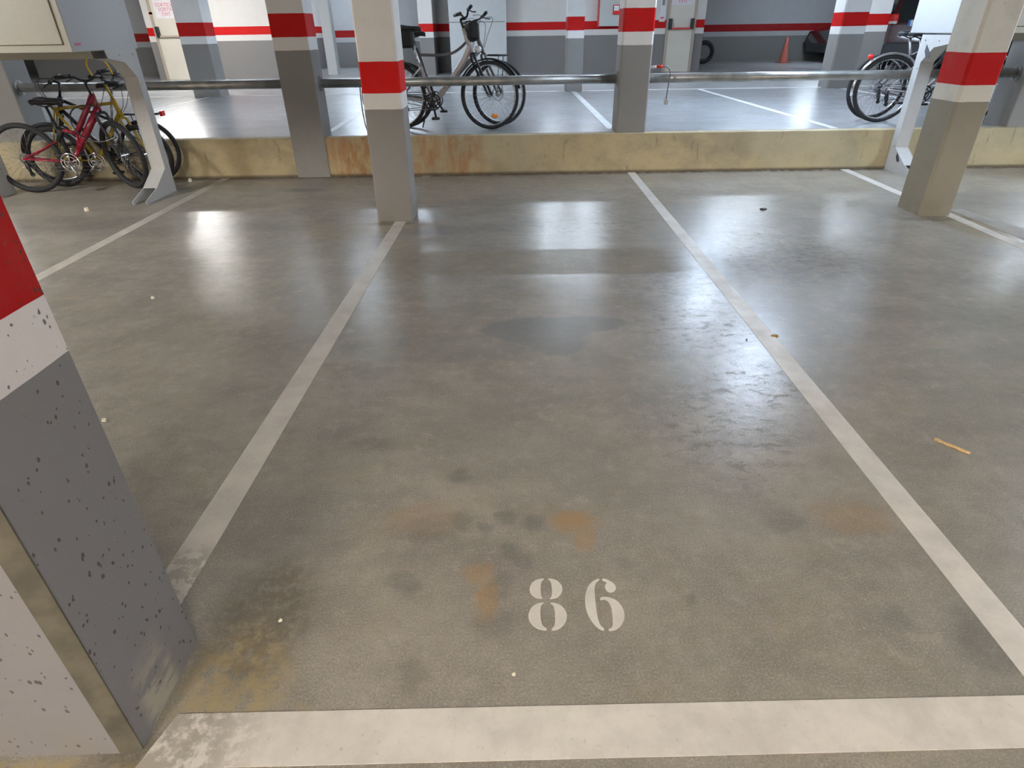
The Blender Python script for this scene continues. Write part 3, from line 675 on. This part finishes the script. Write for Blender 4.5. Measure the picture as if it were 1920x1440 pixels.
# ---------------------------------------------------------------- far wall doors, sign boards, hydrant cabinet
def text_plane(s, x, y, z, size, m, parent, name='lettering'):
    c = bpy.data.curves.new(name, 'FONT'); c.body = s; c.size = size; c.extrude = .001; c.align_x = 'CENTER'; c.align_y = 'CENTER'
    tmp = bpy.data.objects.new(name, c); COL.objects.link(tmp); dg = bpy.context.evaluated_depsgraph_get()
    me = bpy.data.meshes.new_from_object(tmp.evaluated_get(dg)); bpy.data.objects.remove(tmp)
    me.materials.clear(); me.materials.append(m)
    me.transform(Matrix.Translation((x, y, z)) @ Matrix.Rotation(PI/2, 4, 'X'))
    o = bpy.data.objects.new(name, me); COL.objects.link(o); o.parent = parent; return o
def exit_door(n, x0, x1, y, hinge_bars, lines, xs, z1):
    d = bpy.data.objects.new('door_%d' % n, None); COL.objects.link(d); d['kind'] = 'structure'
    MB().box(x0, x1, y-.05, y, UP, UP+2.04).build('door_leaf', M_door, d)
    b = MB(); b.box(x0-.07, x0, y-.06, y, UP, UP+2.10); b.box(x1, x1+.07, y-.06, y, UP, UP+2.10); b.box(x0, x1, y-.06, y, UP+2.04, UP+2.10)
    b.build('door_frame', M_dframe, d)
    pb = MB().box(x0+.05, x1-.05, y-.13, y-.095, 1.33, 1.37, .008); o = pb.build('push_bar', M_redtrim if hinge_bars else M_dframe, d)
    for xx in hinge_bars or (x0,):
        MB().box(xx, xx+.075, y-.14, y-.05, 1.33, 1.56, .01).build('bar_bracket', M_black, d)
    sg = MB().box(xs-.27, xs+.27, y-.056, y-.05, z1-.27, z1+.10).build('exit_notice', M_signw, d)
    for k, s in enumerate(lines): text_plane(s, xs, y-.058, z1-.095*k, .105, M_signr, sg)
    return d
exit_door(1, -8.58, -7.50, 17.0, None, ('SORTIDA', 'SORTIE', 'EXIT'), -8.24, 2.0)
exit_door(2, 3.92, 4.50, 17.2, (3.90, 4.44), ('SORTIDA', 'SORTIE', 'EXIT'), 4.20, 2.11)
sh = bpy.data.objects.new('door_3', None); COL.objects.link(sh); sh['kind'] = 'structure'
MB().box(-1.48, -.12, 17.12, 17.2, UP, 2.5).build('door_leaf', M_shutter, sh)
MB().box(-1.48, -.12, 17.115, 17.12, 1.545, 1.56).build('panel_joint', M_grey, sh)
MB().box(-.12, -.08, 17.1, 17.2, UP, 2.5).build('door_frame', M_shutter, sh)
struct('wall_back.006', MB().box(-.1, 1.9, 17.5, 17.6, 0, CEIL), M_far)
t = thing('hydrant_cabinet', (2.5, 17.175, 1.4), 0, 'grey hydrant cabinet with red edge on the far wall', 'cabinet')
MB().box(-.32, .55, -.16, 0, .02, 1.1, .01).build('cabinet_body', M_cab, t)
MB().box(-.30, .53, -.172, -.16, .04, 1.08).build('door', M_cab, t)
MB().box(-.35, -.32, -.15, 0, .0, 1.12).build('edge_trim', M_redtrim, t, 'red edge trim')
t = thing('alarm_call_point', (2.57, 16.995, 1.76), 0, 'small red and white alarm call point on the grey hydrant cabinet', 'alarm button')
MB().box(-.08, .10, -.05, 0, -.10, .10, .01).build('housing', M_lens_r, t)
MB().box(-.06, .06, -.056, -.05, -.02, .08).build('glass', M_lens_w, t)
t = thing('alarm_call_point', (-8.62, 17.0, 1.86), 0, 'small call point on the white strip left of the left exit door', 'alarm button')
MB().box(-.05, .05, -.05, 0, -.06, .08, .01).build('housing', M_fix, t)
MB().box(-.04, .04, -.06, -.05, -.05, .0).build('button', M_lens_r, t)
t = thing('wall_notice', (3.74, 17.19, 1.78), 0, 'small notice on the white wall left of the middle exit door', 'notice')
MB().box(-.07, .07, -.012, 0, -.28, .24).build('board', M_signw, t)
MB().box(-.03, .03, -.016, -.012, .06, .20).build('pictogram', M_grey, t); MB().box(-.05, .04, -.016, -.012, -.22, -.18).build('printed_line', M_signr, t)

# traffic cone and spare tyre in the dark bay
t = thing('traffic_cone', (8.20, 20.4, UP), 0, 'faded red traffic cone against the dark back wall', 'traffic cone')
MB().loft([[(r*math.cos(2*PI*i/16), r*math.sin(2*PI*i/16), z) for i in range(16)] for r, z in ((.13, .02), (.12, .04), (.035, .66), (.02, .68))], True).build('cone_body', M_cone, t)
MB().box(-.17, .17, -.17, .17, 0, .025, .01).build('cone_base', M_cone, t)
t = thing('tyre', (5.78, 20.4, UP+.31), 0, 'dark tyre standing behind the white corner of the middle exit door', 'tyre')
MB().ring((0, 0, 0), .25, .06, n=40, m=12, sq=1.5).build('tyre_carcass', M_rubber, t); MB().ring((0, -.02, 0), .18, .02, n=32, m=8).build('wheel_rim', M_grey, t)

# ---------------------------------------------------------------- cars
def car(label, loc, rz, paint, van=False):
    t = thing('car', loc, rz, label, 'car')           # rear at local y=0, length along +y
    H = 1.78 if van else 1.45; W = .84; dz = .12 if van else 0
    prof = [(0.05, .28), (0, .55), (.03, .95), (.28 if van else .35, H-.06), (.55 if van else .9, H), (2.3, H), (3.0, .98), (4.1, .80), (4.22, .5), (4.15, .26)]
    rings = []
    for x, inset in ((-W, .0), (-W+.05, .0), (W-.05, .0), (W, .0)):
        rings.append([((x if z < 1.0 else x*(1-.16*(z-1.0)/(H-1.0))), y+(.02 if abs(x) == W else 0), z) for y, z in prof])
    MB().loft(rings).build('body', paint, t)
    g = MB(); zz = H-.10; b = .25 if van else .33
    g.add([(-.70, .045, 1.0), (.70, .045, 1.0), (.64, b, zz), (-.64, b, zz)], [(0, 1, 2, 3)])
    g.xf(Matrix.Translation((0, -.012, 0))); g.build('rear_window', M_glass, t)
    for s in (-1, 1):
        g = MB(); xs = lambda z: s*(W*(1-.16*(z-1.0)/(H-1.0))+.006)
        pl = [(.55, 1.02), (.70, H-.12), (2.2, H-.12), (2.8, 1.02)]
        g.add([(xs(z), y, z) for y, z in pl], [(0, 1, 2, 3)]); g.build('side_window', M_glass, t)
        MB().box(min(s*.86, s*.66), max(s*.86, s*.66), -.02, .12, (.96 if van else .86), (1.16 if van else 1.12), .02).build('tail_light', M_lens_r, t, 'red tail light')
        MB().box(min(s*.84, s*.68), max(s*.84, s*.68), -.028, -.018, .97 if van else .88, 1.02 if van else .95).build('reversing_light', M_lens_w, t)
    MB().box(-.86, .86, -.06, .12, .30, .62, .04).build('bumper', M_bumper, t)
    px = -.2 if van else 0
    p = MB().box(-.26+px, .26+px, -.035, -.012, .80+dz, .92+dz, .004).build('number_plate', M_plate, t, 'white number plate')
    MB().box(-.26+px, -.215+px, -.038, -.034, .80+dz, .92+dz).build('plate_band', M_blue, p, 'blue band')
    MB().ball((-.36, -.02, .95), .04, .02, .03).build('badge', M_chrome, t)
    for s in (-1, 1):
        for y in (.75, 3.35):
            w_ = MB().xf(Matrix.Identity(4)); c = (s*.80, y, .32); ring = MB()
            ring.ring((0, 0, 0), .25, .07, n=32, m=10, sq=1.3); ring.xf(Matrix.Translation(c) @ Matrix.Rotation(PI/2, 4, 'Z'))
            o = ring.build('wheel', M_rubber, t); d = MB().disc(c, .20, .12, 20, 'x'); d.build('hubcap', M_grey, o)
    return t
car('dark red car seen from behind, between the right-hand pillars', (8.64, 14.6, UP), math.radians(-32), M_car2, True).location = (9.15, 15.1, UP)
car('black car parked in the dark bay behind the pale banded pillar', (13.35, 20.5, UP), math.radians(90), M_car1)

# ---------------------------------------------------------------- litter on the floor
b = MB(); pts = []
for i in range(9):
    s = i/8; x = 1.645+.078*s; y = 1.905-.095*s+.0025*math.sin(i*1.7); wd = .0062+.0015*math.sin(i*2.3)
    pts.append([(x-wd*.8, y-wd*.7, .001), (x+wd*.8, y+wd*.7, .001), (x+wd*.7, y+wd*.6, .006), (x-wd*.7, y-wd*.6, .007)])
tag(b.loft(pts).build('wood_splinter', M_wood), 'pale wood splinter lying on the floor right of the bay line', 'splinter')
def scrap(name, x, y, s, m, label, cat, n=7, z=.004):
    r = random.Random(int(x*977+y*131)); ang = [2*PI*(i+r.uniform(-.2, .2))/n for i in range(n)]; rad = [s*r.uniform(.5, 1.1) for _ in range(n)]
    lo = [(x+q*math.cos(a), y+q*math.sin(a)*.8, .001+UP*0) for a, q in zip(ang, rad)]
    hi = [(x+q*.8*math.cos(a), y+q*.65*math.sin(a), z*r.uniform(.7, 1.5)) for a, q in zip(ang, rad)]
    return tag(MB().loft([lo, hi]).build(name, m), label, cat)
scrap('dry_leaf', 1.375, 2.83, .030, M_leaf, 'crumpled brown leaf on the right white bay line', 'leaf')
scrap('pebble', -1.735, 2.11, .013, M_paper, 'small pale pebble on the floor beside the near left pillar', 'pebble', z=.012)
scrap('pebble', -2.23, 3.47, .014, M_paper, 'small pale pebble in the middle of the left bay', 'pebble', z=.012)
scrap('pebble', -3.95, 5.63, .026, M_paper, 'pale crumb on the floor left of the storage box foot', 'pebble', z=.025)
scrap('pebble', -3.55, 6.85, .030, M_paper, 'white crumb at the foot of the kerb right of the storage box leg', 'pebble', z=.03)
scrap('dark_crumb', 2.22, 5.34, .035, M_black, 'small black crumb in the bay right of the centre line', 'crumb', z=.012)
scrap('paper_scrap', -.01, .93, .007, M_paper, 'tiny cream flake between the number and the front white line', 'paper scrap')
scrap('paper_scrap', -.66, 1.10, .009, M_paper, 'tiny cream flake right of the near pillar foot', 'paper scrap')
scrap('dark_crumb', 1.21, 2.79, .006, M_black, 'tiny dark speck left of the leaf', 'crumb', z=.005)

# ---------------------------------------------------------------- lamps
def fitting(x, y, deg, watts, colr):
    t = thing('fluorescent_fitting', (x, y, CEIL), math.radians(deg), 'unseen white fluorescent batten fitting under the concrete ceiling, several added as fill', 'ceiling lamp', 'fluorescent ceiling fittings')
    MB().box(-.64, .64, -.06, .06, -.07, 0, .008).build('housing', M_fix, t)
    em = mat('diffuser_glow', (.8, .8, .8), .4, emit=(*colr, watts/1.13))
    MB().box(-.60, .60, -.07, .07, -.15, -.07, .02).build('diffuser', em, t)
    for s in (-1, 1): MB().box(min(s*.60, s*.64), max(s*.60, s*.64), -.072, .072, -.152, -.07).build('end_cap', M_fix, t)
for a in LAMPS: fitting(*a)
